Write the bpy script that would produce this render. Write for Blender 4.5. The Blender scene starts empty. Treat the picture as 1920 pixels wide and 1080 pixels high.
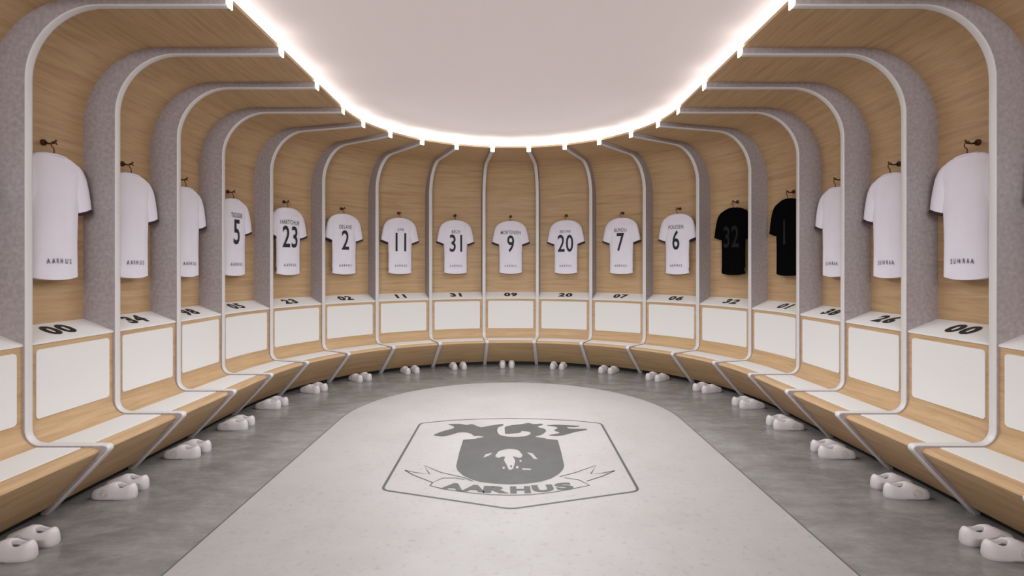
import bpy, bmesh, math, random
from mathutils import Vector, Matrix
from mathutils.geometry import tessellate_polygon
PI = math.pi
sc = bpy.context.scene
C = sc.collection

# ---------------------------------------------------------------- camera
cd = bpy.data.cameras.new('camera'); cam = bpy.data.objects.new('camera', cd); C.objects.link(cam)
FPX, CX, CY, EYE = 989.5, 957.5, 505.0, 1.432
cd.sensor_fit = 'HORIZONTAL'; cd.sensor_width = 36.0
cd.lens = 36.0 * FPX / 1920.0
cd.shift_x = (960 - CX) / 1920.0
cd.shift_y = (CY - 540) / 1920.0
cd.clip_start = 0.02; cd.clip_end = 60
cam.location = (0, 0, EYE); cam.rotation_euler = (PI / 2, 0, 0)
sc.camera = cam
# ---------------------------------------------------------------- world, lamps, exposure
w = bpy.data.worlds.new('world'); sc.world = w; w.use_nodes = True
w.node_tree.nodes['Background'].inputs[0].default_value = (0.8, 0.78, 0.77, 1)
w.node_tree.nodes['Background'].inputs[1].default_value = 0.15
vs = sc.view_settings
vs.view_transform = 'Standard'; vs.look = 'None'; vs.exposure = 0.0; vs.gamma = 1.0; vs.use_curve_mapping = False
sc.cycles.max_bounces = 8; sc.cycles.diffuse_bounces = 5; sc.cycles.caustics_reflective = False; sc.cycles.caustics_refractive = False
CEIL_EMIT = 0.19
COVE_EMIT = 1.5
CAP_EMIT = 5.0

def area(name, loc, sx, sy, power, spread, rot=(0, 0, 0), col=(0.94, 0.985, 1.03)):
    l = bpy.data.lights.new(name, 'AREA'); l.shape = 'RECTANGLE'; l.size = sx; l.size_y = sy
    l.energy = power; l.spread = math.radians(spread); l.color = col
    o = bpy.data.objects.new(name, l); C.objects.link(o); o.location = loc; o.rotation_euler = rot
    return o
area('ceiling_fill_lamp', (0, 4.95, 3.12), 2.4, 3.8, 84, 124)  # added fill under the ceiling, no real fitting; narrow beam hides it from camera
area('rear_fill_lamp', (0, -2.5, 2.75), 3.6, 0.7, 72, 100, (math.radians(84), 0, 0))  # unseen fill added behind the camera to brighten the far bays
area('rear_top_fill_lamp', (0, -1.9, 3.0), 2.6, 1.0, 4, 180, (math.radians(55), 0, 0))  # weak extra fill, added out of view behind the camera
def cove_lamp(x, y, dx, dy, length, per_m=6.8, tilt=40):
    """a length of the LED profile in the cove, aimed across the room and down; (dx, dy) points into the room"""
    t = math.radians(tilt)
    z_ax = -Vector((dx * math.cos(t), dy * math.cos(t), -math.sin(t))); x_ax = Vector((-dy, dx, 0)); y_ax = z_ax.cross(x_ax)
    o = area('cove_led_profile', (0, 0, 0), length, 0.05, per_m * length, 110)
    m = Matrix((x_ax, y_ax, z_ax)).transposed().to_4x4(); m.translation = (x, y, 3.075); o.matrix_world = m
for sg in (-1, 1): cove_lamp(sg * 1.645, 1.35, -sg, 0, 7.6, 2.0)
for k in range(10):
    a_ = PI * (k + 0.5) / 10
    cove_lamp(1.63 * math.cos(a_), 5.2472 + 1.63 * math.sin(a_), -math.cos(a_), -math.sin(a_), 1.63 * PI / 10 * 0.96)
cove_lamp(0, -2.5, 0, 1, 3.0)

# ---------------------------------------------------------------- layout
D1, S, Y4, YC = 3.10, 0.7014, 5.2042, 5.2472
A = math.radians(16.4963)
R = 2.83; RB = 3.06; RT = 1.65; HT = 0.023      # fin front radius, back wall radius, opening radius, half fin thickness
ZT = 2.975; ZS = 3.02; ZC = 3.145                # underside of the fins, of the wood soffit, ceiling
ZSEAT = 0.392

def frame(q):
    """centre y and outward direction for the fin coordinate q (1..18), mirrored at 9.5"""
    m = q > 9.5
    if m: q = 19 - q
    th = (9.5 - q) * A
    if th >= PI / 2:
        if q <= 4: y = D1 + (q - 1) * S
        else: y = Y4 + (q - 4) / (9.5 - (PI / 2) / A - 4) * (YC - Y4)
        d = Vector((-1, 0, 0))
    else:
        y = YC; d = Vector((-math.sin(th), math.cos(th), 0))
    if m: d.x = -d.x
    return y, d

def P(q, rad, z=0.0):
    y, d = frame(q)
    return Vector((d.x * rad, y + d.y * rad, z))

def rate(q, rad):
    m = 19 - q if q > 9.5 else q
    th = (9.5 - m) * A
    if th >= PI / 2: return S if m < 4 else 0.97
    return rad * A

def place(q, rad, side=0.0, z=0.0):
    """location and z rotation whose +X looks outward; side shifts to +Y (the left of somebody facing the wall)"""
    y, d = frame(q)
    p = P(q, rad, z) + Vector((-d.y, d.x, 0)) * side
    return p, math.atan2(d.y, d.x)

# ---------------------------------------------------------------- materials
def new_mat(name):
    m = bpy.data.materials.new(name); m.use_nodes = True
    nt = m.node_tree; b = nt.nodes['Principled BSDF']
    return m, nt, b
def N(nt, t, **kw):
    n = nt.nodes.new(t)
    for k, v in kw.items(): setattr(n, k, v)
    return n
def plain(name, col, rough=0.5, metal=0.0, spec=0.5, noise=0.0, nscale=20, bump=0.0, emit=0.0, ecol=None):
    m, nt, b = new_mat(name)
    b.inputs['Roughness'].default_value = rough; b.inputs['Metallic'].default_value = metal
    b.inputs['Specular IOR Level'].default_value = spec
    c = (*col, 1)
    b.inputs['Base Color'].default_value = c
    if noise or bump:
        tc = N(nt, 'ShaderNodeTexCoord'); nz = N(nt, 'ShaderNodeTexNoise')
        nz.inputs['Scale'].default_value = nscale; nz.inputs['Detail'].default_value = 5
        nt.links.new(tc.outputs['Object'], nz.inputs['Vector'])
        if noise:
            r = N(nt, 'ShaderNodeValToRGB')
            r.color_ramp.elements[0].position = 0.3; r.color_ramp.elements[1].position = 0.7
            r.color_ramp.elements[0].color = (*[x * (1 - noise) for x in col], 1)
            r.color_ramp.elements[1].color = (*[min(1, x * (1 + noise)) for x in col], 1)
            nt.links.new(nz.outputs['Fac'], r.inputs['Fac']); nt.links.new(r.outputs['Color'], b.inputs['Base Color'])
        if bump:
            bp = N(nt, 'ShaderNodeBump'); bp.inputs['Strength'].default_value = bump; bp.inputs['Distance'].default_value = 0.01
            nt.links.new(nz.outputs['Fac'], bp.inputs['Height']); nt.links.new(bp.outputs['Normal'], b.inputs['Normal'])
    if emit:
        b.inputs['Emission Color'].default_value = (*(ecol or col), 1); b.inputs['Emission Strength'].default_value = emit
    return m

def wood_mat():
    m, nt, b = new_mat('oak_veneer')
    uv = N(nt, 'ShaderNodeUVMap'); oi = N(nt, 'ShaderNodeObjectInfo')
    mp = N(nt, 'ShaderNodeMapping'); mp.inputs['Scale'].default_value = (1.6, 26, 1)
    off = N(nt, 'ShaderNodeCombineXYZ'); mul = N(nt, 'ShaderNodeMath', operation='MULTIPLY'); mul.inputs[1].default_value = 37
    nt.links.new(oi.outputs['Random'], mul.inputs[0]); nt.links.new(mul.outputs[0], off.inputs['Z']); nt.links.new(mul.outputs[0], off.inputs['X'])
    add = N(nt, 'ShaderNodeVectorMath', operation='ADD')
    nt.links.new(uv.outputs['UV'], mp.inputs['Vector']); nt.links.new(mp.outputs['Vector'], add.inputs[0]); nt.links.new(off.outputs[0], add.inputs[1])
    n1 = N(nt, 'ShaderNodeTexNoise'); n1.inputs['Scale'].default_value = 1.0; n1.inputs['Detail'].default_value = 8; n1.inputs['Roughness'].default_value = 0.62
    n1.inputs['Distortion'].default_value = 0.6
    nt.links.new(add.outputs[0], n1.inputs['Vector'])
    mp2 = N(nt, 'ShaderNodeMapping'); mp2.inputs['Scale'].default_value = (4, 120, 1)
    nt.links.new(uv.outputs['UV'], mp2.inputs['Vector'])
    n2 = N(nt, 'ShaderNodeTexNoise'); n2.inputs['Scale'].default_value = 1.0; n2.inputs['Detail'].default_value = 4
    nt.links.new(mp2.outputs['Vector'], n2.inputs['Vector'])
    mx = N(nt, 'ShaderNodeMath', operation='MULTIPLY_ADD'); mx.inputs[1].default_value = 0.35
    nt.links.new(n2.outputs['Fac'], mx.inputs[0]); nt.links.new(n1.outputs['Fac'], mx.inputs[2])
    r = N(nt, 'ShaderNodeValToRGB'); e = r.color_ramp.elements
    e[0].position = 0.42; e[0].color = (0.410, 0.256, 0.137, 1)
    e[1].position = 0.92; e[1].color = (0.605, 0.420, 0.240, 1)
    k = e.new(0.66); k.color = (0.525, 0.350, 0.192, 1)
    nt.links.new(mx.outputs[0], r.inputs['Fac']); nt.links.new(r.outputs['Color'], b.inputs['Base Color'])
    b.inputs['Roughness'].default_value = 0.5; b.inputs['Specular IOR Level'].default_value = 0.3
    bp = N(nt, 'ShaderNodeBump'); bp.inputs['Strength'].default_value = 0.05; bp.inputs['Distance'].default_value = 0.01
    nt.links.new(mx.outputs[0], bp.inputs['Height']); nt.links.new(bp.outputs['Normal'], b.inputs['Normal'])
    return m

def concrete_mat(name, stops, scale, rough, streak=(1, 1, 1), speck=0.0, bump=0.03, rvar=0.0):
    m, nt, b = new_mat(name)
    tc = N(nt, 'ShaderNodeTexCoord'); mp = N(nt, 'ShaderNodeMapping'); mp.inputs['Scale'].default_value = streak
    nt.links.new(tc.outputs['Object'], mp.inputs['Vector'])
    n1 = N(nt, 'ShaderNodeTexNoise'); n1.inputs['Scale'].default_value = scale; n1.inputs['Detail'].default_value = 10
    n1.inputs['Roughness'].default_value = 0.74; n1.inputs['Distortion'].default_value = 0.1
    nt.links.new(mp.outputs['Vector'], n1.inputs['Vector'])
    r = N(nt, 'ShaderNodeValToRGB'); e = r.color_ramp.elements
    e[0].position, c0 = stops[0]; e[0].color = (*c0, 1)
    e[1].position, c1 = stops[-1]; e[1].color = (*c1, 1)
    for p_, c_ in stops[1:-1]:
        k = e.new(p_); k.color = (*c_, 1)
    nt.links.new(n1.outputs['Fac'], r.inputs['Fac'])
    last = r.outputs['Color']
    if speck:
        n2 = N(nt, 'ShaderNodeTexNoise'); n2.inputs['Scale'].default_value = 26; n2.inputs['Detail'].default_value = 6
        nt.links.new(tc.outputs['Object'], n2.inputs['Vector'])
        r2 = N(nt, 'ShaderNodeValToRGB'); r2.color_ramp.elements[0].position = 0.28; r2.color_ramp.elements[1].position = 0.42
        v = 1 - speck
        r2.color_ramp.elements[0].color = (v, v, v, 1); r2.color_ramp.elements[1].color = (1, 1, 1, 1)
        mm = N(nt, 'ShaderNodeMix', data_type='RGBA', blend_type='MULTIPLY'); mm.inputs['Factor'].default_value = 1
        nt.links.new(n2.outputs['Fac'], r2.inputs['Fac'])
        nt.links.new(last, mm.inputs['A']); nt.links.new(r2.outputs['Color'], mm.inputs['B'])
        last = mm.outputs['Result']
    nt.links.new(last, b.inputs['Base Color'])
    b.inputs['Roughness'].default_value = rough
    if rvar:
        mr = N(nt, 'ShaderNodeMapRange'); mr.inputs['To Min'].default_value = rough - rvar; mr.inputs['To Max'].default_value = rough + rvar
        nt.links.new(n1.outputs['Fac'], mr.inputs['Value']); nt.links.new(mr.outputs['Result'], b.inputs['Roughness'])
    bp = N(nt, 'ShaderNodeBump'); bp.inputs['Strength'].default_value = bump; bp.inputs['Distance'].default_value = 0.01
    nt.links.new(n1.outputs['Fac'], bp.inputs['Height']); nt.links.new(bp.outputs['Normal'], b.inputs['Normal'])
    return m

M = {}
M['wood'] = wood_mat()
M['white'] = plain('white_laminate', (0.765, 0.755, 0.74), 0.45, spec=0.35)
M['shelf'] = plain('white_shelf_laminate', (0.80, 0.785, 0.77), 0.45, spec=0.35)
M['felt'] = plain('grey_felt', (0.385, 0.335, 0.340), 0.95, spec=0.1, noise=0.13, nscale=38, bump=0.25)
M['trim'] = plain('pale_grey_metal_edging', (0.66, 0.64, 0.635), 0.38, metal=0.0, spec=0.5)
M['black'] = plain('black_plinth', (0.012, 0.011, 0.011), 0.7)
M['print_black'] = plain('black_print', (0.012, 0.013, 0.014), 0.6)
M['name'] = plain('charcoal_name_print', (0.09, 0.09, 0.10), 0.7)
M['number'] = plain('black_flock_number', (0.02, 0.022, 0.026), 0.75)
M['hem_print'] = plain('navy_hem_print', (0.05, 0.055, 0.10), 0.7)
M['shirt'] = plain('white_jersey', (0.84, 0.81, 0.90), 0.85, spec=0.15, noise=0.02, nscale=8, bump=0.10)
M['black_shirt'] = plain('black_jersey', (0.003, 0.003, 0.0035), 0.95, spec=0.02, bump=0.10, nscale=8)
M['dim_number'] = plain('dark_grey_number', (0.016, 0.016, 0.018), 0.7, spec=0.1)
M['cuff'] = plain('dark_maroon_cuff', (0.045, 0.018, 0.022), 0.8)
M['hook'] = plain('bronze_wire', (0.10, 0.045, 0.02), 0.35, metal=0.6)
M['clog'] = plain('white_foam_clog', (0.58, 0.53, 0.53), 0.5, spec=0.3)
M['lining'] = plain('clog_lining_painted_shade', (0.16, 0.145, 0.145), 0.8)  # shade inside the opening is put into this dark colour
M['clog_dark'] = plain('grey_clog_relief', (0.40, 0.36, 0.35), 0.6)
M['floor'] = concrete_mat('polished_concrete', [(0.28, (0.125, 0.119, 0.113)), (0.5, (0.192, 0.184, 0.177)), (0.74, (0.285, 0.275, 0.266))], 3.4, 0.22, (1.0, 1.9, 1), speck=0.06, bump=0.02, rvar=0.08)
M['inset'] = concrete_mat('pale_terrazzo', [(0.25, (0.305, 0.283, 0.272)), (0.5, (0.345, 0.322, 0.312)), (0.75, (0.375, 0.355, 0.345))], 1.6, 0.45, speck=0.16, bump=0.02)
M['joint'] = plain('dark_joint', (0.10, 0.095, 0.09), 0.6)
M['crest'] = concrete_mat('grey_crest_paint', [(0.3, (0.050, 0.048, 0.045)), (0.7, (0.075, 0.072, 0.068))], 5, 0.5)
M['ceiling'] = plain('pale_ceiling', (0.74, 0.665, 0.66), 0.9, spec=0.1, emit=CEIL_EMIT, ecol=(1, 0.90, 0.89))  # faint emission added to lift the ceiling's tone
M['plaster'] = plain('warm_plaster', (0.62, 0.58, 0.55), 0.9, noise=0.02, nscale=5)
M['cove'] = plain('cove_diffuser', (0.9, 0.88, 0.84), 0.6, emit=COVE_EMIT, ecol=(1, 0.95, 0.87))
M['cap'] = plain('fin_end_added_glow', (0.9, 0.9, 0.9), 0.5, emit=CAP_EMIT, ecol=(1, 0.97, 0.94))  # fin ends are no lamps; emission added so they look brightly lit

# ---------------------------------------------------------------- object helpers
def link_mesh(name, me, mat, parent=None, smooth=False):
    o = bpy.data.objects.new(name, me); C.objects.link(o)
    if mat and not me.materials: me.materials.append(mat)
    if parent: o.parent = parent
    if smooth:
        for p in me.polygons: p.use_smooth = True
    return o
def from_bm(name, bm, mat, parent=None, smooth=False, recalc=True):
    if recalc: bmesh.ops.recalc_face_normals(bm, faces=bm.faces)
    me = bpy.data.meshes.new(name); bm.to_mesh(me); bm.free()
    return link_mesh(name, me, mat, parent, smooth)
def thing(name, label, cat, loc=(0, 0, 0), rz=0.0, group=None):
    o = bpy.data.objects.new(name, None); C.objects.link(o)
    o.empty_display_size = 0.1
    o.location = loc; o.rotation_euler = (0, 0, rz); tag(o, label, cat, group); return o
def tag(o, label, cat, group=None):
    o['label'] = label; o['category'] = cat
    if group: o['group'] = group
    return o
def struct(o):
    o['kind'] = 'structure'; return o
def copy_tree(o, parent=None):
    c = o.copy(); C.objects.link(c)
    if parent: c.parent = parent
    for ch in [x for x in o.children]: copy_tree(ch, c)
    return c
def inv_of(loc, rz):
    return (Matrix.Translation(loc) @ Matrix.Rotation(rz, 4, 'Z')).inverted()

def arc(cx, cz, r, a0, a1, n):
    return [(cx + r * math.cos(math.radians(a0 + (a1 - a0) * i / n)), cz + r * math.sin(math.radians(a0 + (a1 - a0) * i / n))) for i in range(n + 1)]

def bay_shell(name, prof, b, mat, parent, minv, nseg, smooth_idx=None, closed=True, m0=0.0, m1=0.0):
    """closed profile of (radius, z) carried across locker b, from fin face to fin face"""
    bm = bmesh.new(); uvl = bm.loops.layers.uv.new('UVMap')
    rings = []
    for i in range(nseg + 1):
        t = i / nseg; ring = []
        for (rad, z) in prof:
            q0 = b + (HT + m0) / rate(b + 0.001, rad); q1 = b + 1 - (HT + m1) / rate(b + 0.999, rad)
            q = q0 + (q1 - q0) * t
            ring.append(bm.verts.new(minv @ P(q, rad, z)))
        rings.append(ring)
    n = len(prof); L = [0]
    for i in range(n):
        a, c = prof[i], prof[(i + 1) % n]; L.append(L[-1] + math.hypot(a[0] - c[0], a[1] - c[1]))
    for i in range(nseg):
        for j in range(n):
            k = (j + 1) % n
            f = bm.faces.new((rings[i][j], rings[i + 1][j], rings[i + 1][k], rings[i][k]))
            u0, u1 = 0.75 * i / nseg, 0.75 * (i + 1) / nseg
            for lp, uv in zip(f.loops, ((u0, L[j]), (u1, L[j]), (u1, L[j + 1]), (u0, L[j + 1]))): lp[uvl].uv = uv
    for ring in (rings[0], list(reversed(rings[-1]))):
        tri = tessellate_polygon([[v.co for v in ring]])
        for t3 in tri:
            try: bm.faces.new([ring[x] for x in t3])
            except ValueError: pass
    bmesh.ops.recalc_face_normals(bm, faces=bm.faces)
    me = bpy.data.meshes.new(name); bm.to_mesh(me); bm.free()
    o = link_mesh(name, me, mat, parent, smooth=True)
    try: me.set_sharp_from_angle(angle=math.radians(28))
    except Exception: pass
    return o

def text_geo(s, size, xs=1.0, bold=0.0, spacing=1.0):
    """centred verts and faces of a line of text, extent scaled so capitals are `size` tall"""
    cu = bpy.data.curves.new('text', 'FONT'); cu.body = s; cu.size = 1.0; cu.offset = bold; cu.resolution_u = 3
    cu.space_character = spacing
    o = bpy.data.objects.new('text', cu); C.objects.link(o)
    bpy.context.view_layer.update()
    me = bpy.data.meshes.new_from_object(o.evaluated_get(bpy.context.evaluated_depsgraph_get()))
    vs_ = [v.co.copy() for v in me.vertices]; fs = [tuple(p.vertices) for p in me.polygons]
    bpy.data.objects.remove(o); bpy.data.curves.remove(cu); bpy.data.meshes.remove(me)
    x0, x1 = min(v.x for v in vs_), max(v.x for v in vs_); y0, y1 = min(v.y for v in vs_), max(v.y for v in vs_)
    k = size / (y1 - y0)
    return [((v.x - (x0 + x1) / 2) * k * xs, (v.y - (y0 + y1) / 2) * k) for v in vs_], fs
def text_obj(name, s, size, fn, mat, parent, xs=1.0, bold=0.0, spacing=1.0, thick=None):
    vs_, fs = text_geo(s, size, xs, bold, spacing)
    me = bpy.data.meshes.new(name); me.from_pydata([fn(a, b_) for a, b_ in vs_], [], fs); me.update()
    return link_mesh(name, me, mat, parent)

# ---------------------------------------------------------------- building shell
def stadium(r, yc, y_back, n=48):
    pts = [(-r, y_back)] + [(-r * math.cos(PI * i / n), yc + r * math.sin(PI * i / n)) for i in range(n + 1)] + [(r, y_back)]
    return pts
def flat(name, pts, z, mat, parent=None, down=False):
    vs_ = [Vector((x, y, z)) for x, y in pts]
    tri = tessellate_polygon([vs_])
    me = bpy.data.meshes.new(name)
    fs = []
    for t3 in tri:
        a, b_, c_ = (vs_[i] for i in t3)
        nz = (b_ - a).cross(c_ - a).z
        fs.append(t3 if (nz > 0) != down else tuple(reversed(t3)))
    me.from_pydata([tuple(v) for v in vs_], [], fs); me.update()
    return link_mesh(name, me, mat, parent)
def box(bm, x0, x1, y0, y1, z0, z1, mtx=None):
    vs_ = [bm.verts.new((mtx @ Vector(c)) if mtx else c) for c in ((x0, y0, z0), (x1, y0, z0), (x1, y1, z0), (x0, y1, z0), (x0, y0, z1), (x1, y0, z1), (x1, y1, z1), (x0, y1, z1))]
    for f in ((0, 3, 2, 1), (4, 5, 6, 7), (0, 1, 5, 4), (1, 2, 6, 5), (2, 3, 7, 6), (3, 0, 4, 7)): bm.faces.new([vs_[i] for i in f])
def ribbon(name, pts, z0, z1, mat, parent=None):
    bm = bmesh.new(); a = [bm.verts.new((x, y, z0)) for x, y in pts]; c = [bm.verts.new((x, y, z1)) for x, y in pts]
    for i in range(len(pts) - 1): bm.faces.new((a[i], a[i + 1], c[i + 1], c[i]))
    return from_bm(name, bm, mat, parent, smooth=True, recalc=False)

YB = -2.6
RO = 3.16
bm = bmesh.new(); box(bm, -RO, RO, YB, YC + RO, -0.1, 0.0)
floor = struct(from_bm('floor', bm, M['floor']))
IN_R, IN_Y = 1.63, 5.05
flat('joint_line', stadium(IN_R + 0.006, IN_Y, YB + 0.6), 0.0008, M['joint'], floor)
flat('inset_slab', stadium(IN_R - 0.006, IN_Y, YB + 0.61), 0.0016, M['inset'], floor)
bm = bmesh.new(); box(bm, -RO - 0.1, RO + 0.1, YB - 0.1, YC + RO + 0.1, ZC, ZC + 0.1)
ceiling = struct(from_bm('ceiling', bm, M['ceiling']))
# outer walls behind the lockers
ol = [(-RO, YB)] + [(-RO, YC)]
bm = bmesh.new(); box(bm, -RO - 0.1, -RO, YB, YC, 0, ZC); struct(from_bm('wall_left', bm, M['plaster']))
bm = bmesh.new(); box(bm, RO, RO + 0.1, YB, YC, 0, ZC); struct(from_bm('wall_right', bm, M['plaster']))
bm = bmesh.new(); box(bm, -RO, RO, YB - 0.1, YB, 0, ZC); struct(from_bm('wall_rear', bm, M['plaster']))
pts = [(-(RO) * math.cos(PI * i / 48), YC + RO * math.sin(PI * i / 48)) for i in range(49)]
pto = [(-(RO + .1) * math.cos(PI * i / 48), YC + (RO + .1) * math.sin(PI * i / 48)) for i in range(49)]
bm = bmesh.new()
rows = [[bm.verts.new((x, y, z)) for x, y in pp] for pp, z in ((pts, 0), (pts, ZC), (pto, ZC), (pto, 0))]
for k in range(4):
    a, c = rows[k], rows[(k + 1) % 4]
    for i in range(48): bm.faces.new((a[i], a[i + 1], c[i + 1], c[i]))
struct(from_bm('wall_back', bm, M['plaster']))
# timber lining on the side walls behind the camera, with its lowered soffit
def uv_box(name, x0, x1, y0, y1, z0, z1):
    bm = bmesh.new(); box(bm, x0, x1, y0, y1, z0, z1); uvl = bm.loops.layers.uv.new('UVMap')
    for f in bm.faces:
        for lp in f.loops: lp[uvl].uv = (lp.vert.co.y, lp.vert.co.z + lp.vert.co.x)
    return struct(from_bm(name, bm, M['wood']))
YF0 = D1 - S - HT
uv_box('trim_1', -RO, -R, YB, YF0 - 0.002, 0, ZS)
uv_box('trim_2', R, RO, YB, YF0 - 0.002, 0, ZS)
uv_box('trim_3', -RO, -RT - 0.005, YB, YF0 - 0.002, ZS, ZS + 0.02)
uv_box('trim_4', RT + 0.005, RO, YB, YF0 - 0.002, ZS, ZS + 0.02)

# cove light: a continuous lit diffuser standing on the lip of the timber soffit
cove = tag(ribbon('cove_light', stadium(RT + 0.012, YC, YB + 0.01, 96), ZS + 0.022, ZC - 0.002, M['cove']),
           'glowing warm white cove light strip around the rounded ceiling opening', 'light')

# ---------------------------------------------------------------- divider fins
front = [(RT + 0.004, ZT)] + [(2.0, ZT)] + arc(2.40, ZT - 0.43, 0.43, 90, 0, 20) + [(R, 1.4)] + arc(R - 0.085, 0.405 + 0.085, 0.085, 0, -90, 8) \
    + [(2.5, 0.405)] + [(2.375, 0.405), (2.358, 0.401), (2.350, 0.391), (2.350, 0.378), (2.357, 0.366)] + [(2.708, 0.0)]
def fin_proto():
    t = thing('divider_fin', '', 'divider', (0, 0, 0))
    O = 2.75
    back = [(2.95, 0.0), (RB + 0.02, 0.0)] + arc(2.50, 2.46, 0.58, 0, 90, 16) + [(RT + 0.012, ZS + 0.02)]
    # leave the edging its depth: body starts 12 mm behind the front line
    fr = [Vector(p) for p in front]; body = []
    for i, p in enumerate(fr):
        a = fr[max(0, i - 1)]; c = fr[min(len(fr) - 1, i + 1)]
        d = (c - a).normalized(); nrm = Vector((-d.y, d.x))      # outward (away from the room)
        body.append(p + nrm * 0.0005)
    body[0].x = RT + 0.012; body[-1].y = 0.0
    poly = [(v.x, v.y) for v in body] + back
    bm = bmesh.new()
    lo = [bm.verts.new((x - O, -HT, z)) for x, z in poly]; hi = [bm.verts.new((x - O, HT, z)) for x, z in poly]
    n = len(poly)
    for i in range(n): bm.faces.new((lo[i], lo[(i + 1) % n], hi[(i + 1) % n], hi[i]))
    for t3 in tessellate_polygon([[Vector((x, z, 0)) for x, z in poly]]):
        bm.faces.new([lo[k] for k in t3]); bm.faces.new([hi[k] for k in reversed(t3)])
    from_bm('side_panel', bm, M['felt'], t)
    # edging: rounded band swept along the front line
    sec = [(-HT - 0.001, 0.0035), (-HT - 0.001, 0.000), (-HT + 0.0015, -0.0025), (-HT + 0.008, -0.004), (0, -0.0045), (HT - 0.008, -0.004), (HT - 0.0015, -0.0025), (HT + 0.001, 0.000), (HT + 0.001, 0.0035)]
    bm = bmesh.new(); rings = []
    for i, p in enumerate(fr):
        a = fr[max(0, i - 1)]; c = fr[min(len(fr) - 1, i + 1)]
        d1 = (p - a).normalized() if i else (c - p).normalized(); d2 = (c - p).normalized() if i < len(fr) - 1 else d1
        d = (d1 + d2).normalized(); nrm = Vector((-d.y, d.x)); sc_ = 1 / max(0.6, d.dot(d1))
        rings.append([bm.verts.new((p.x - O + nrm.x * o_ * sc_, y_, max(0.0, p.y + nrm.y * o_ * sc_))) for y_, o_ in sec])
    m = len(sec)
    for i in range(len(rings) - 1):
        for j in range(m):
            k = (j + 1) % m
            bm.faces.new((rings[i][j], rings[i + 1][j], rings[i + 1][k], rings[i][k]))
    bm.faces.new(rings[0]); bm.faces.new(list(reversed(rings[-1])))
    o = from_bm('edge_trim', bm, M['trim'], t, smooth=True)
    o.data.set_sharp_from_angle(angle=math.radians(50))
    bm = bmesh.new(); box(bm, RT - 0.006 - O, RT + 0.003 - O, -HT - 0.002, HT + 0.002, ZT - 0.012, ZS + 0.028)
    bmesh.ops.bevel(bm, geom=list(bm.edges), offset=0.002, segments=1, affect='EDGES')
    c = from_bm('end_cap', bm, M['cap'], t); c['label'] = 'small white end block with added glow'
    return t

NUM = {0: None, 1: '00', 2: '34', 3: '98', 4: '05', 5: '23', 6: '02', 7: '11', 8: '31', 9: '09', 10: '20', 11: '07', 12: '06', 13: '32', 14: '01', 15: '38', 16: '26', 17: '00', 18: None}
WORDS = {'00': 'double zero', '01': 'zero one', '34': 'thirty-four', '98': 'ninety-eight', '05': 'zero five', '23': 'twenty-three', '02': 'zero two', '11': 'eleven', '31': 'thirty-one',
         '09': 'zero nine', '20': 'twenty', '07': 'zero seven', '06': 'zero six', '32': 'thirty-two', '26': 'twenty-six', '38': 'thirty-eight',
         '5': 'five', '2': 'two', '9': 'nine', '7': 'seven', '6': 'six', '1': 'one'}
def bay_name(b):
    if b == 0: return 'cut-off locker at the left picture edge'
    if b == 18: return 'cut-off locker at the right picture edge'
    s = NUM[b]
    if s == '00': return ('left' if b < 9 else 'right') + '-hand locker double zero'
    return 'locker %s' % WORDS[s]

fin0 = None
for i in range(0, 20):
    p, rz = place(i, 2.75)
    if fin0 is None: f = fin0 = fin_proto()
    else: f = copy_tree(fin0)
    f.location = p; f.rotation_euler = (0, 0, rz)
    f['category'] = 'divider'; f['group'] = 'curved grey divider fins between the lockers'
    if i == 0: f['label'] = 'grey divider fin nearer than the cut-off locker at left picture edge'
    elif i == 19: f['label'] = 'grey divider fin nearer than the cut-off locker at right picture edge'
    elif i in (1, 18): f['label'] = 'grey arched divider fin between %s-hand locker double zero and cut-off locker' % ('left' if i == 1 else 'right')
    else: f['label'] = 'grey arched divider fin between %s and %s' % (bay_name(i - 1), bay_name(i))

# ---------------------------------------------------------------- lockers
lining = [(RB, 1.06), (RB, 1.6), (RB, 2.2)] + arc(2.50, 2.46, 0.56, 0, 90, 16) + [(2.1, ZS), (RT + 0.012, ZS), (RT + 0.012, ZS + 0.02), (2.1, ZS + 0.02)] \
    + arc(2.50, 2.46, 0.58, 90, 0, 16) + [(RB + 0.02, 2.2), (RB + 0.02, 1.6), (RB + 0.02, 1.06)]
cabinet = [(2.848, 0.978), (2.848, 0.75), (2.848, 0.50)] + arc(2.738, 0.502, 0.110, 0, -90, 8) + [(2.56, ZSEAT), (2.425, ZSEAT), (2.410, 0.389), (2.399, 0.381), (2.394, 0.369), (2.400, 0.357)] \
    + [(2.54, 0.206), (2.682, 0.05), (2.76, 0.05), (RB + 0.02, 0.05), (RB + 0.02, 1.052), (2.95, 1.005)]
shelf = [(2.843, 0.980), (2.842, 0.992), (2.848, 0.996), (3.058, 1.078), (3.058, 1.060), (2.95, 1.018)]
kick = [(2.74, 0.001), (2.74, 0.048), (3.0, 0.048), (3.0, 0.001)]

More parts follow.
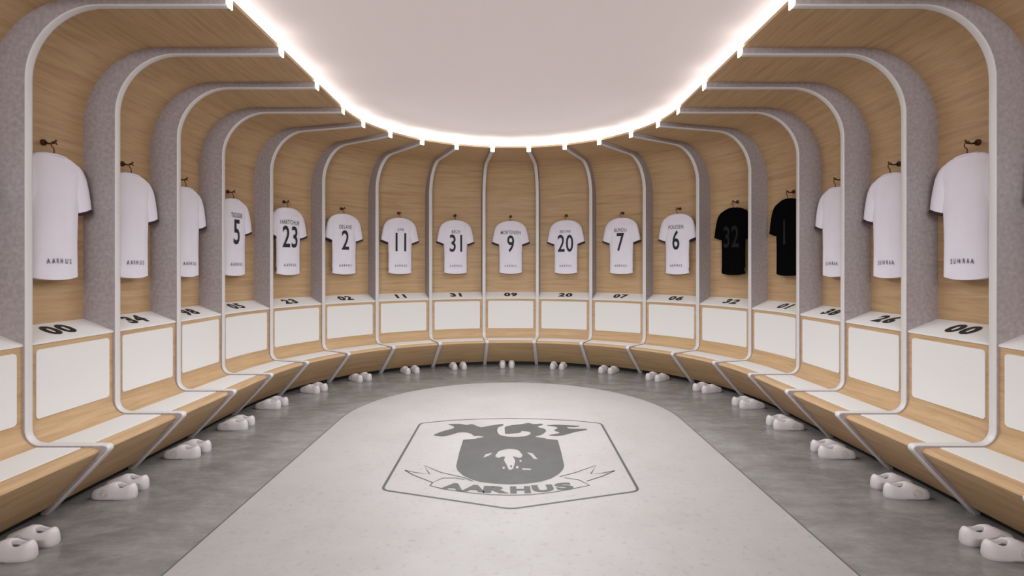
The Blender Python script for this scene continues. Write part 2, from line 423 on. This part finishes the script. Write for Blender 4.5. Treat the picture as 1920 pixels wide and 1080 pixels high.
def rounded_columns(name, b, z0, z1, rad, off, rc, mg, mat, parent, minv, ncol=14):
    """white panel with rounded corners lying on the curved cabinet front"""
    q0 = b + (HT + mg) / rate(b + .001, rad); q1 = b + 1 - (HT + mg) / rate(b + .999, rad)
    (xa, ya), (xb, yb) = P(q0, rad)[:2], P(q1, rad)[:2]; Wd = math.hypot(xa - xb, ya - yb)
    ss = [rc * (1 - math.cos(PI / 2 * i / 5)) for i in range(6)]
    ss = ss + [rc + (Wd - 2 * rc) * i / ncol for i in range(1, ncol)] + [Wd - x for x in reversed(ss)]
    bm = bmesh.new(); cols = []
    for s_ in ss:
        e = min(s_, Wd - s_); dz = 0 if e >= rc else rc - math.sqrt(max(0, rc * rc - (rc - e) ** 2))
        q = q0 + (q1 - q0) * s_ / Wd
        cols.append([bm.verts.new(minv @ P(q, r_, z_)) for r_, z_ in ((rad, z0 + dz), (rad - off, z0 + dz + .001), (rad - off, z1 - dz - .001), (rad, z1 - dz))])
    for i in range(len(cols) - 1):
        for k in range(4):
            bm.faces.new((cols[i][k], cols[i + 1][k], cols[i + 1][(k + 1) % 4], cols[i][(k + 1) % 4]))
    bm.faces.new(cols[0]); bm.faces.new(list(reversed(cols[-1])))
    return from_bm(name, bm, mat, parent)

def tube(bm, pts, r, n=8, taper=None):
    rings = []
    for i, p in enumerate(pts):
        a = Vector(pts[max(0, i - 1)]); c = Vector(pts[min(len(pts) - 1, i + 1)]); d = (c - a).normalized()
        u = d.orthogonal().normalized() if i == 0 else (rings_u - d * rings_u.dot(d)).normalized()
        rings_u = u; v = d.cross(u); rr = r * (taper[i] if taper else 1)
        rings.append([bm.verts.new(Vector(p) + (u * math.cos(2 * PI * k / n) + v * math.sin(2 * PI * k / n)) * rr) for k in range(n)])
    for i in range(len(rings) - 1):
        for k in range(n): bm.faces.new((rings[i][k], rings[i + 1][k], rings[i + 1][(k + 1) % n], rings[i][(k + 1) % n]))
    bm.faces.new(list(reversed(rings[0]))); bm.faces.new(rings[-1])

ZHOOK = 2.262
for b in range(0, 19):
    loc, rz = place(b + 0.5, 2.9); mi = inv_of(loc, rz)
    nseg = 2 if (b < 4 or b > 14) else 8
    if b in (0, 18): lab = 'oak locker bay cut off by the %s edge of the picture' % ('left' if b == 0 else 'right')
    elif NUM[b] == '00': lab = 'oak locker bay whose shelf reads double zero, on the %s' % ('left' if b < 9 else 'right')
    else: lab = 'oak locker bay with bench whose shelf reads %s' % WORDS[NUM[b]]
    t = thing('locker_bay', lab, 'locker', loc, rz, 'oak locker bays around the room')
    bay_shell('back_lining', lining, b, M['wood'], t, mi, nseg)
    cab = bay_shell('bench_cabinet', cabinet, b, M['wood'], t, mi, nseg)
    sh = bay_shell('shelf', shelf, b, M['shelf'], t, mi, nseg); sh['label'] = 'white sloping shelf'
    k = bay_shell('plinth', kick, b, M['black'], t, mi, nseg); k['label'] = 'black recessed plinth'
    d = rounded_columns('door', b, 0.530, 0.948, 2.848, 0.006, 0.022, 0.040, M['white'], t, mi); d['label'] = 'white door panel with rounded corners'
    sp = bay_shell('seat_pad', [(2.497, ZSEAT), (2.498, ZSEAT + .005), (2.753, ZSEAT + .005), (2.756, ZSEAT)], b, M['white'], t, mi, nseg, m0=0.012, m1=0.012)
    sp['label'] = 'white seat pad'
    bm = bmesh.new()   # wall hook: small rose and upturned peg
    xw = RB - 2.9
    tube(bm, [(xw - 0.001, 0, ZHOOK), (xw - 0.012, 0, ZHOOK)], 0.020, 14)
    tube(bm, [(xw - 0.010, 0, ZHOOK), (xw - 0.045, 0, ZHOOK - 0.008), (xw - 0.078, 0, ZHOOK - 0.004), (xw - 0.090, 0, ZHOOK + 0.016)], 0.006, 8)
    hk = from_bm('coat_hook', bm, M['hook'], t, smooth=True); hk['label'] = 'bronze coat hook'
    if NUM[b]:
        sl = Vector((0.210, 0, 0.082)).normalized(); base = Vector((2.848 - 2.9, 0, 0.996))
        fn = lambda a, c_, sl=sl, base=base: tuple(base + sl * (0.118 + c_) + Vector((0, -a, 0.0015)))
        nb = text_obj('shelf_number', NUM[b], 0.135, fn, M['print_black'], t, xs=1.14, bold=0.055, spacing=1.18)
        nb['label'] = 'black number ' + NUM[b]

# ---------------------------------------------------------------- shirts and hangers
TOPZ, HEMZ = 2.180, 1.372
SH_R = 2.985
def torso_w(z):
    """half width of the shirt body at height z"""
    h = TOPZ - z
    tab = [(0.0, 0.085), (0.008, 0.125), (0.025, 0.165), (0.05, 0.198), (0.08, 0.212), (0.14, 0.208), (0.22, 0.198), (0.30, 0.190), (0.40, 0.181), (0.55, 0.176), (0.70, 0.178), (0.82, 0.180)]
    for i in range(len(tab) - 1):
        if h <= tab[i + 1][0]:
            f = (h - tab[i][0]) / (tab[i + 1][0] - tab[i][0]); return tab[i][1] + f * (tab[i + 1][1] - tab[i][1])
    return tab[-1][1]
def torso_d(z):
    h = TOPZ - z
    return 0.012 + 0.024 * min(1, h / 0.12) - 0.004 * min(1, h / 0.8)
def surf(y, z):
    """x of the face that looks into the room (negative = towards the room)"""
    w_ = torso_w(z); u = min(1, abs(y) / w_)
    fold = 0.0025 * math.sin(y * 55 + z * 6) * min(1, (TOPZ - z) / 0.3)
    return -torso_d(z) * (1 - u ** 3.2) ** 0.45 + fold * (1 - u ** 4)
def shirt_bodies(mat_body, mat_cuff, parent):
    bm = bmesh.new(); n = 40
    hs = [0.0, .004, .010, .02, .035, .055, .08, .11, .15, .20, .26, .32, .40, .48, .56, .64, .72, .785, .808]
    rings = []
    for h in hs:
        z = TOPZ - h; w_ = torso_w(z); ring = []
        for k in range(n):
            a = 2 * PI * k / n; c, s_ = math.cos(a), math.sin(a)
            y = w_ * math.copysign(abs(c) ** 0.75, c)
            dz = 0
            if h > .7: dz = (0.012 - 0.022 * (1 - (abs(y) / w_) ** 2)) * (h - .7) / .108
            if h < .03: dz = -0.012 * (1 - (abs(y) / w_) ** 2) * (0 if h > 0.02 else (.02 - h) / .02) * (1 if s_ > 0 else 0.15)
            x = surf(y, z); x = x if s_ <= 0 else -x * 0.8
            if abs(s_) < 1e-6: x = 0
            ring.append(bm.verts.new((x, y, z + dz)))
        rings.append(ring)
    for i in range(len(rings) - 1):
        for k in range(n): bm.faces.new((rings[i][k], rings[i][(k + 1) % n], rings[i + 1][(k + 1) % n], rings[i + 1][k]))
    bm.faces.new(rings[0]); bm.faces.new(list(reversed(rings[-1])))
    # sleeves
    for sg in (-1, 1):
        cuffs = bmesh.new()
        prs = [((.150, -.018), (.120, -.26)), ((.192, -.040), (.145, -.300)), ((.222, -.070), (.160, -.325)), ((.246, -.110), (.170, -.340)), ((.262, -.170), (.176, -.350)), ((.279, -.250), (.180, -.357)), ((.291, -.322), (.183, -.362))]
        srings = []
        for idx, (o_, i_) in enumerate(prs):
            o2, i2 = Vector((o_[0], o_[1])), Vector((i_[0], i_[1])); mid = (o2 + i2) / 2; hv = (o2 - i2) / 2
            dep = 0.030 if idx else 0.02
            ring = []
            for k in range(20):
                a = 2 * PI * k / 20
                c = math.copysign(abs(math.cos(a)) ** .8, math.cos(a)); s_ = math.copysign(abs(math.sin(a)) ** .8, math.sin(a))
                pnt = mid + hv * c
                ring.append((dep * s_ + 0.002 * math.sin(k * 2.1 + idx), sg * pnt.x, TOPZ + pnt.y))
            srings.append(ring)
        vr = [[bm.verts.new(p) for p in ring] for ring in srings]
        for i in range(len(vr) - 1):
            for k in range(20): bm.faces.new((vr[i][k], vr[i][(k + 1) % 20], vr[i + 1][(k + 1) % 20], vr[i + 1][k]))
        bm.faces.new(vr[0]); bm.faces.new(list(reversed(vr[-1])))
        # cuff band at the end of the sleeve
        last = [Vector(p) for p in srings[-1]]; cen = sum(last, Vector()) / 20
        d = Vector((0, sg * 0.006, -0.019))
        r1 = [cuffs.verts.new(cen + (p - cen) * 1.03 - d * .1) for p in last]; r2 = [cuffs.verts.new(cen + (p - cen) * 1.04 + d) for p in last]
        r3 = [cuffs.verts.new(cen + (p - cen) * 0.9 + d) for p in last]; r4 = [cuffs.verts.new(cen + (p - cen) * 0.9) for p in last]
        for a_, b_ in ((r1, r2), (r2, r3), (r3, r4)):
            for k in range(20): cuffs.faces.new((a_[k], a_[(k + 1) % 20], b_[(k + 1) % 20], b_[k]))
        cuffs.faces.new(r4)
        c = from_bm('sleeve_cuff', cuffs, mat_cuff, parent, smooth=True); c.location = (0, 0, -HEMZ); c['label'] = 'dark edging of the sleeve'
    o = from_bm('jersey_body', bm, mat_body, parent, smooth=True); o.data.set_sharp_from_angle(angle=math.radians(60))
    o.location = (0, 0, -HEMZ)
    # collar: low ribbed band at the back of the neck
    bm = bmesh.new()
    pts = [(0.030 * -math.sin(PI * i / 12) * 0.5 - 0.003, 0.088 * math.cos(PI * i / 12), TOPZ + 0.000 - 0.006 * abs(math.cos(PI * i / 12))) for i in range(13)]
    tube(bm, pts, 0.0075, 8)
    cl = from_bm('collar', bm, mat_body, parent, smooth=True); cl.location = (0, 0, -HEMZ)
    for sg in (-1, 1):   # small dark slit tape at each side of the hem
        bm = bmesh.new(); box(bm, -0.006, 0.004, sg * 0.1795 - 0.002, sg * 0.1795 + 0.002, HEMZ + 0.035, HEMZ + 0.085)
        st = from_bm('side_vent', bm, M['name'], parent); st.location = (0, 0, -HEMZ)

SHIRTS = {0: ('w', None, None, 'AARHUS'), 1: ('w', None, None, 'AARHUS'), 2: ('w', None, None, 'AARHUS'), 3: ('w', None, None, 'AARHUS'),
          4: ('w', '5', 'TIGGER', 'AARHUS'), 5: ('w', '23', 'HARTCHUR', 'AARHUS'), 6: ('w', '2', 'DELAVE', 'AARHUS'), 7: ('w', '11', 'JUNK', 'AARHUS'),
          8: ('w', '31', 'BECH', 'AARHUS'), 9: ('w', '9', 'MORTENSEN', 'AARHUS'), 10: ('w', '20', 'BJELUND', 'AARHUS'), 11: ('w', '7', 'BUNDU', 'AARHUS'),
          12: ('w', '6', 'POULSEN', 'AARHUS'), 13: ('b', '32', None, None), 14: ('b', '1', None, None), 15: ('w', None, None, 'SUHRAA'), 16: ('w', None, None, 'SUHRAA'),
          17: ('w', None, None, 'SUHRAA'), 18: ('w', None, None, 'SUHRAA')}
proto = {}
shirt_of = {}
for kind in 'wb':
    pr = thing('football_shirt', '', 'shirt')
    shirt_bodies(M['shirt'] if kind == 'w' else M['black_shirt'], M['cuff'] if kind == 'w' else M['black_shirt'], pr)
    proto[kind] = pr
    mine = [b for b in range(19) if SHIRTS[b][0] == kind]
    for b in mine: shirt_of[b] = pr if b == mine[0] else copy_tree(pr)
def side_word(b): return 'left' if b < 9 else 'right'
for b in range(19):
    kind, num, nm, hem = SHIRTS[b]
    s = shirt_of[b]
    loc, rz = place(b + 0.5, SH_R, 0.0, HEMZ); s.location = loc; s.rotation_euler = (0, 0, rz)
    s['category'] = 'shirt'; s['group'] = 'football shirts hanging in the lockers'
    col = 'white' if kind == 'w' else 'black'
    if num: s['label'] = '%s football shirt with number %s (%s) on its back' % (col, num, WORDS[num])
    elif b in (0, 18): s['label'] = 'white football shirt hanging in the cut-off locker at %s edge' % side_word(b)
    else: s['label'] = 'white football shirt without a number hanging in %s' % bay_name(b)
    if num:
        fn = lambda a, c_, z0=1.83: (surf(-a, z0 + c_) - 0.0050, -a, z0 + c_ - HEMZ)
        o = text_obj('shirt_number', num, 0.265, fn, M['number'] if kind == 'w' else M['dim_number'], s, xs=0.66, bold=0.012, spacing=1.08)
        o['label'] = ('black' if kind == 'w' else 'barely visible dark grey') + ' number ' + num
    if nm:
        def fn(a, c_, z0=2.008):
            z = z0 + c_ - 0.35 * a * a; return (surf(-a, z) - 0.0050, -a, z - HEMZ)
        o = text_obj('shirt_name', nm, 0.052, fn, M['name'], s, xs=0.72, bold=0.004, spacing=1.05)
        o['label'] = 'charcoal name lettering'
    if hem:
        def fn(a, c_, z0=1.487):
            z = z0 + c_ - 0.35 * a * a; return (surf(-a, z) - 0.0050, -a, z - HEMZ)
        o = text_obj('hem_lettering', hem, 0.034, fn, M['hem_print'], s, xs=0.62, bold=0.018, spacing=2.0)
        o['label'] = 'small spaced navy lettering'
def hanger_proto():
    t = thing('coat_hanger', '', 'hanger')
    zb = 0.0                                       # origin at the neck of the hanger, z = TOPZ
    bm = bmesh.new()
    hook = [(0, 0, -0.02), (0, 0, 0.03), (0, 0.004, 0.045)]
    zc = ZHOOK - TOPZ - 0.004 - 0.006
    hook += [(0, 0.022 * math.sin(math.radians(a)), zc - 0.006 - 0.022 * math.cos(math.radians(a)) + 0.0) for a in range(20, 261, 20)]
    tube(bm, hook, 0.0035, 8)
    from_bm('wire_hook', bm, M['hook'], t, smooth=True)
    bm = bmesh.new()
    pts = [(0, 0.19 * k / 8, -0.018 - 0.045 * (abs(k) / 8) ** 1.5) for k in range(-8, 9)]
    tube(bm, pts, 0.008, 8)
    from_bm('shoulder_bar', bm, M['hook'], t, smooth=True)
    return t
hp = hanger_proto()
for b in range(19):
    h = hp if b == 0 else copy_tree(hp)
    loc, rz = place(b + 0.5, SH_R + 0.000, 0.0, TOPZ); h.location = loc; h.rotation_euler = (0, 0, rz)
    h['category'] = 'hanger'; h['group'] = 'bronze hangers inside the shirts'
    num = SHIRTS[b][1]
    if num: h['label'] = 'bronze hanger hook above the %s shirt numbered %s' % ('white' if SHIRTS[b][0] == 'w' else 'black', WORDS[num])
    else: h['label'] = 'bronze hanger hook above the shirt in %s' % bay_name(b)

# ---------------------------------------------------------------- clogs
def clog_proto():
    t = thing('clog', '', 'shoe')
    Lg = 0.275
    def halfw(s): 
        # s: 0 heel (towards the room) .. 1 toe
        return 0.049 * max(0.0, 1 - max(0.0, 1 - min(1, s / 0.16)) ** 2.2) ** 0.5 * (0.80 + 0.20 * math.sin(min(1, max(0, (s - .1) / .6)) * PI / 2)) * max(0.0, 1 - max(0, (s - 0.70) / 0.30) ** 2.6) ** 0.5
    def top(s):
        tab = [(0, .052), (.035, .076), (.09, .088), (.20, .087), (.32, .086), (.44, .094), (.54, .095), (.68, .080), (.82, .064), (.93, .053), (1.0, .034)]
        for i in range(len(tab) - 1):
            if s <= tab[i + 1][0]:
                f = (s - tab[i][0]) / (tab[i + 1][0] - tab[i][0]); f = f * f * (3 - 2 * f)
                return tab[i][1] + f * (tab[i + 1][1] - tab[i][1])
        return tab[-1][1]
    cx0, ra, rb = 0.270 * Lg, 0.158 * Lg, 0.031; na = 56
    def dome(x, y):
        sx = min(1, max(0, x / Lg)); u = min(1, abs(y) / max(1e-4, halfw(sx)))
        return 0.012 + (top(sx) - 0.012) * max(0.0, 1 - u ** 2.9) ** 0.42
    def edge(dx, dy):
        lo_, hi_ = 0.0, 0.4
        for _ in range(40):
            m_ = (lo_ + hi_) / 2; x = cx0 + dx * m_; y = dy * m_
            if 0 < x < Lg and abs(y) < halfw(x / Lg): lo_ = m_
            else: hi_ = m_
        return lo_
    bm = bmesh.new(); bl = bmesh.new(); cols = []; lin = []
    for k in range(na):
        a_ = 2 * PI * k / na; rx, ry = cx0 + ra * math.cos(a_), rb * math.sin(a_)
        dl = math.hypot(rx - cx0, ry); dx, dy = (rx - cx0) / dl, ry / dl; ke = edge(dx, dy); col = []
        zr = dome(rx, ry)
        for sc_, dz in ((1.02, -0.030), (0.93, -0.010), (0.95, -0.002)): col.append((cx0 + (rx - cx0) * sc_, ry * sc_, zr + dz))
        for t_ in (0.0, .12, .25, .4, .55, .7, .82, .91, .97, .995):
            r_ = dl + (ke - dl) * t_; x, y = cx0 + dx * r_, dy * r_; col.append((x, y, dome(x, y)))
        ex_, ey_ = cx0 + dx * ke, dy * ke
        col.append((ex_, ey_, 0.010)); col.append((0.5 * Lg + (ex_ - 0.5 * Lg) * 0.97, ey_ * 0.9, 0.0))
        cols.append([bm.verts.new(p_) for p_ in col])
        lin.append([bl.verts.new((cx0 + (rx - cx0) * q_, ry * q_, z_)) for q_, z_ in ((1.0, zr - 0.012), (1.06, 0.040), (1.0, 0.024), (0.6, 0.020))])
    for g, m_ in ((cols, bm), (lin, bl)):
        for k in range(na):
            c1, c2 = g[k], g[(k + 1) % na]
            for j in range(len(c1) - 1): m_.faces.new((c1[j], c1[j + 1], c2[j + 1], c2[j]))
    bm.faces.new([c_[-1] for c_ in cols]); bl.faces.new([c_[-1] for c_ in lin])
    o = from_bm('clog_body', bm, M['clog'], t, smooth=True); o.data.set_sharp_from_angle(angle=math.radians(65))
    ln = from_bm('inner_lining', bl, M['lining'], t, smooth=True); ln['label'] = 'inside of the shoe opening with painted shade'
    # round relief on each side of the toe box, and three vent slots on top
    for sg in (-1, 1):
        bm = bmesh.new()
        ctr = Vector((0.172, sg * 0.0475, 0.040))
        for rr in (0.024, 0.013):
            pts = []
            for k in range(19):
                a = 2 * PI * k / 18
                pts.append(ctr + Vector((rr * math.cos(a), -sg * max(0, rr * math.sin(a)) * 0.30, rr * math.sin(a) * 0.95)))
            tube(bm, pts, 0.0026, 6)
        e = from_bm('round_relief', bm, M['clog_dark'], t, smooth=True); e['label'] = 'darker ring relief'
    return t
cp = clog_proto(); first = True
OFF = {}
for b in range(19):
    OFF[b] = .07 if b <= 6 else (.05 if b <= 9 else {10: .02, 11: 0.0, 12: -.02}.get(b, -.06))
rng = random.Random(4)
for b in range(19):
    for k, s_ in enumerate((1, -1)):
        c = cp if first else copy_tree(cp); first = False
        loc, rz = place(b + 0.5, 2.355 + rng.uniform(-.008, .012), OFF[b] + s_ * 0.066, 0.0)
        c.location = loc; c.rotation_euler = (0, 0, rz + rng.uniform(-.05, .05) + s_ * 0.02)
        c['category'] = 'shoe'; c['group'] = 'white clogs lined up below the benches'
        c['label'] = 'white clog, %s of the pair below %s' % ('left one' if s_ > 0 else 'right one', bay_name(b))

# ---------------------------------------------------------------- crest on the floor slab
def ground(px, py):
    Y = EYE * FPX / (py - CY); return Vector(((px - CX) * Y / FPX, Y, 0))
def cropA(pts): return [ground(780 + x / 5.3333, 780 + y / 5.3333) for x, y in pts]
def cropB(pts): return [ground(740 + x / 4.3636, 820 + y / 4.3636) for x, y in pts]
def decal(name, polys, z, mat, parent):
    vs_, fs = [], []
    for poly in polys:
        o_ = len(vs_); vs_ += [(p.x, p.y, z) for p in poly]
        for t3 in tessellate_polygon([poly]):
            a, b_, c_ = (poly[i] for i in t3)
            fs.append(tuple(o_ + i for i in (t3 if (b_ - a).cross(c_ - a).z > 0 else reversed(t3))))
    me = bpy.data.meshes.new(name); me.from_pydata(vs_, [], fs); me.update()
    return link_mesh(name, me, mat, parent)
def stroke(pts, wd, closed=False):
    """list of quads following a polyline"""
    n = len(pts); L, Rr = [], []
    for i, p in enumerate(pts):
        a = pts[(i - 1) % n] if (closed or i) else p; c = pts[(i + 1) % n] if (closed or i < n - 1) else p
        d = (c - a).normalized(); nn = Vector((-d.y, d.x, 0)) * wd / 2
        L.append(p + nn); Rr.append(p - nn)
    return [[L[i], L[(i + 1) % n], Rr[(i + 1) % n], Rr[i]] for i in range(n if closed else n - 1)]
def rounded(pts, r, n=6):
    out = []
    m = len(pts)
    for i, p in enumerate(pts):
        a, c = pts[(i - 1) % m], pts[(i + 1) % m]
        d1, d2 = (a - p), (c - p)
        rr = min(r, d1.length * .45, d2.length * .45)
        p1, p2 = p + d1.normalized() * rr, p + d2.normalized() * rr
        for k in range(n + 1):
            t = k / n; out.append(p1 * (1 - t) ** 2 + p * 2 * t * (1 - t) + p2 * t * t)
    return out
crest = tag(bpy.data.objects.new('floor_crest', None), 'grey club crest with sheep shield and AARHUS ribbon on the pale floor', 'emblem')
C.objects.link(crest); crest.location = (0, 4.0, 0.0016)
def cdecal(name, polys, dz, mat):
    polys = [[p - Vector((0, 4.0, 0)) for p in poly] for poly in polys]
    return decal(name, polys, dz, mat, crest)
fr = [ground(788, 794), ground(845, 788.5), ground(900, 786), ground(960, 785), ground(1020, 786.2), ground(1075, 789), ground(1127, 794), ground(1198, 921), ground(958, 955), ground(716, 919)]
out = rounded([fr[0], fr[1], fr[2], fr[3], fr[4], fr[5], fr[6], fr[7], fr[8], fr[9]], 0.05)
cdecal('crest_outline', stroke(out, 0.019, True), 0.0006, M['crest'])
sh_pts = cropB([(560, 22), (720, 8), (950, -2), (1180, 8), (1335, 24), (1362, 120), (1388, 235), (1375, 270), (1340, 305), (1280, 340), (1200, 365), (1080, 382), (950, 388), (820, 382), (700, 368), (620, 345), (560, 315), (515, 275), (502, 240), (530, 120)])
cdecal('shield', [sh_pts], 0.0006, M['crest'])
fig1 = [(165, 195), (250, 160), (375, 125), (385, 108), (310, 82), (450, 80), (510, 95), (555, 80), (650, 118), (740, 98), (870, 80), (880, 95), (820, 115), (810, 150), (830, 190), (900, 208), (1000, 212), (1100, 205), (1150, 180), (1140, 160), (1050, 150), (1050, 170), (890, 185), (885, 110), (960, 92), (1050, 85), (1130, 68), (1170, 85), (1260, 78), (1275, 90), (1200, 110), (1290, 130), (1305, 155), (1260, 190), (1180, 210), (1300, 225), (1300, 238), (600, 238), (600, 225), (690, 212), (620, 200), (580, 205), (555, 180), (500, 165), (430, 165), (350, 190), (270, 210)]
fig2 = [(1290, 95), (1400, 88), (1650, 100), (1600, 115), (1500, 112), (1530, 130), (1720, 130), (1700, 145), (1600, 160), (1480, 195), (1400, 205), (1310, 195), (1400, 180), (1445, 170), (1370, 145), (1420, 125), (1400, 110)]
cdecal('winged_figure', [rounded(cropA(fig1), 0.03, 3), rounded(cropA(fig2), 0.03, 3)], 0.0008, M['crest'])
dot = lambda cx, cy, rx, ry: [(cx + rx * math.cos(2 * PI * k / 10), cy + ry * math.sin(2 * PI * k / 10)) for k in range(10)]
head = [(820, 160), (850, 115), (930, 95), (1010, 105), (1050, 150), (1030, 172), (990, 165), (965, 155), (988, 195), (968, 262), (935, 272), (915, 225), (893, 190), (905, 160), (880, 160), (850, 172)]
cdecal('sheep_head', [rounded(cropB(head), 0.03, 3), cropB([(725, 170), (745, 140), (800, 130), (775, 150)]), cropB([(1080, 125), (1130, 135), (1170, 182), (1140, 180), (1112, 150)]),
                      cropB([(1045, 257), (1115, 260), (1115, 270), (1045, 268)]), cropB(dot(892, 252, 10, 10)), cropB(dot(1003, 248, 12, 10)), cropB(dot(1030, 195, 9, 8))], 0.0012, M['inset'])
cdecal('sheep_muzzle', [cropB(dot(953, 240, 9, 9))], 0.0016, M['crest'])
rib = []
for pl in ([(85, 272), (150, 310), (310, 372), (395, 335), (500, 335), (570, 348)], [(85, 272), (180, 292), (285, 302), (240, 232), (380, 290), (560, 330), (640, 362)],
           [(310, 372), (290, 398), (400, 425), (600, 455), (780, 472), (950, 476), (1120, 472), (1290, 452), (1450, 425), (1595, 395), (1510, 352), (1390, 332)],
           [(1800, 275), (1700, 320), (1570, 362)], [(1800, 275), (1700, 295), (1605, 302), (1647, 232), (1480, 290), (1350, 325)]):
    rib += stroke(cropB(pl), 0.012)
cdecal('ribbon', rib, 0.0006, M['crest'])
vs_all, fs_all = [], []
for ch, cx, cy, rot in (('A', 482, 406, -.22), ('A', 652, 420, -.12), ('R', 833, 430, -.04), ('H', 1028, 432, .03), ('U', 1212, 420, .12), ('S', 1385, 402, .22)):
    g = cropB([(cx, cy)])[0] - Vector((0, 4.0, 0))
    vv, ff = text_geo(ch, 0.112, {'R': 1.75, 'S': 1.7, 'U': 1.45, 'H': 1.36}.get(ch, 1.36), 0.06)
    o_ = len(vs_all)
    for a, c_ in vv:
        vs_all.append((g.x + a * math.cos(rot) - c_ * math.sin(rot), g.y + a * math.sin(rot) + c_ * math.cos(rot), 0.0010))
    fs_all += [tuple(o_ + i for i in f) for f in ff]
me = bpy.data.meshes.new('ribbon_lettering'); me.from_pydata(vs_all, [], fs_all); me.update()
link_mesh('ribbon_lettering', me, M['crest'], crest)
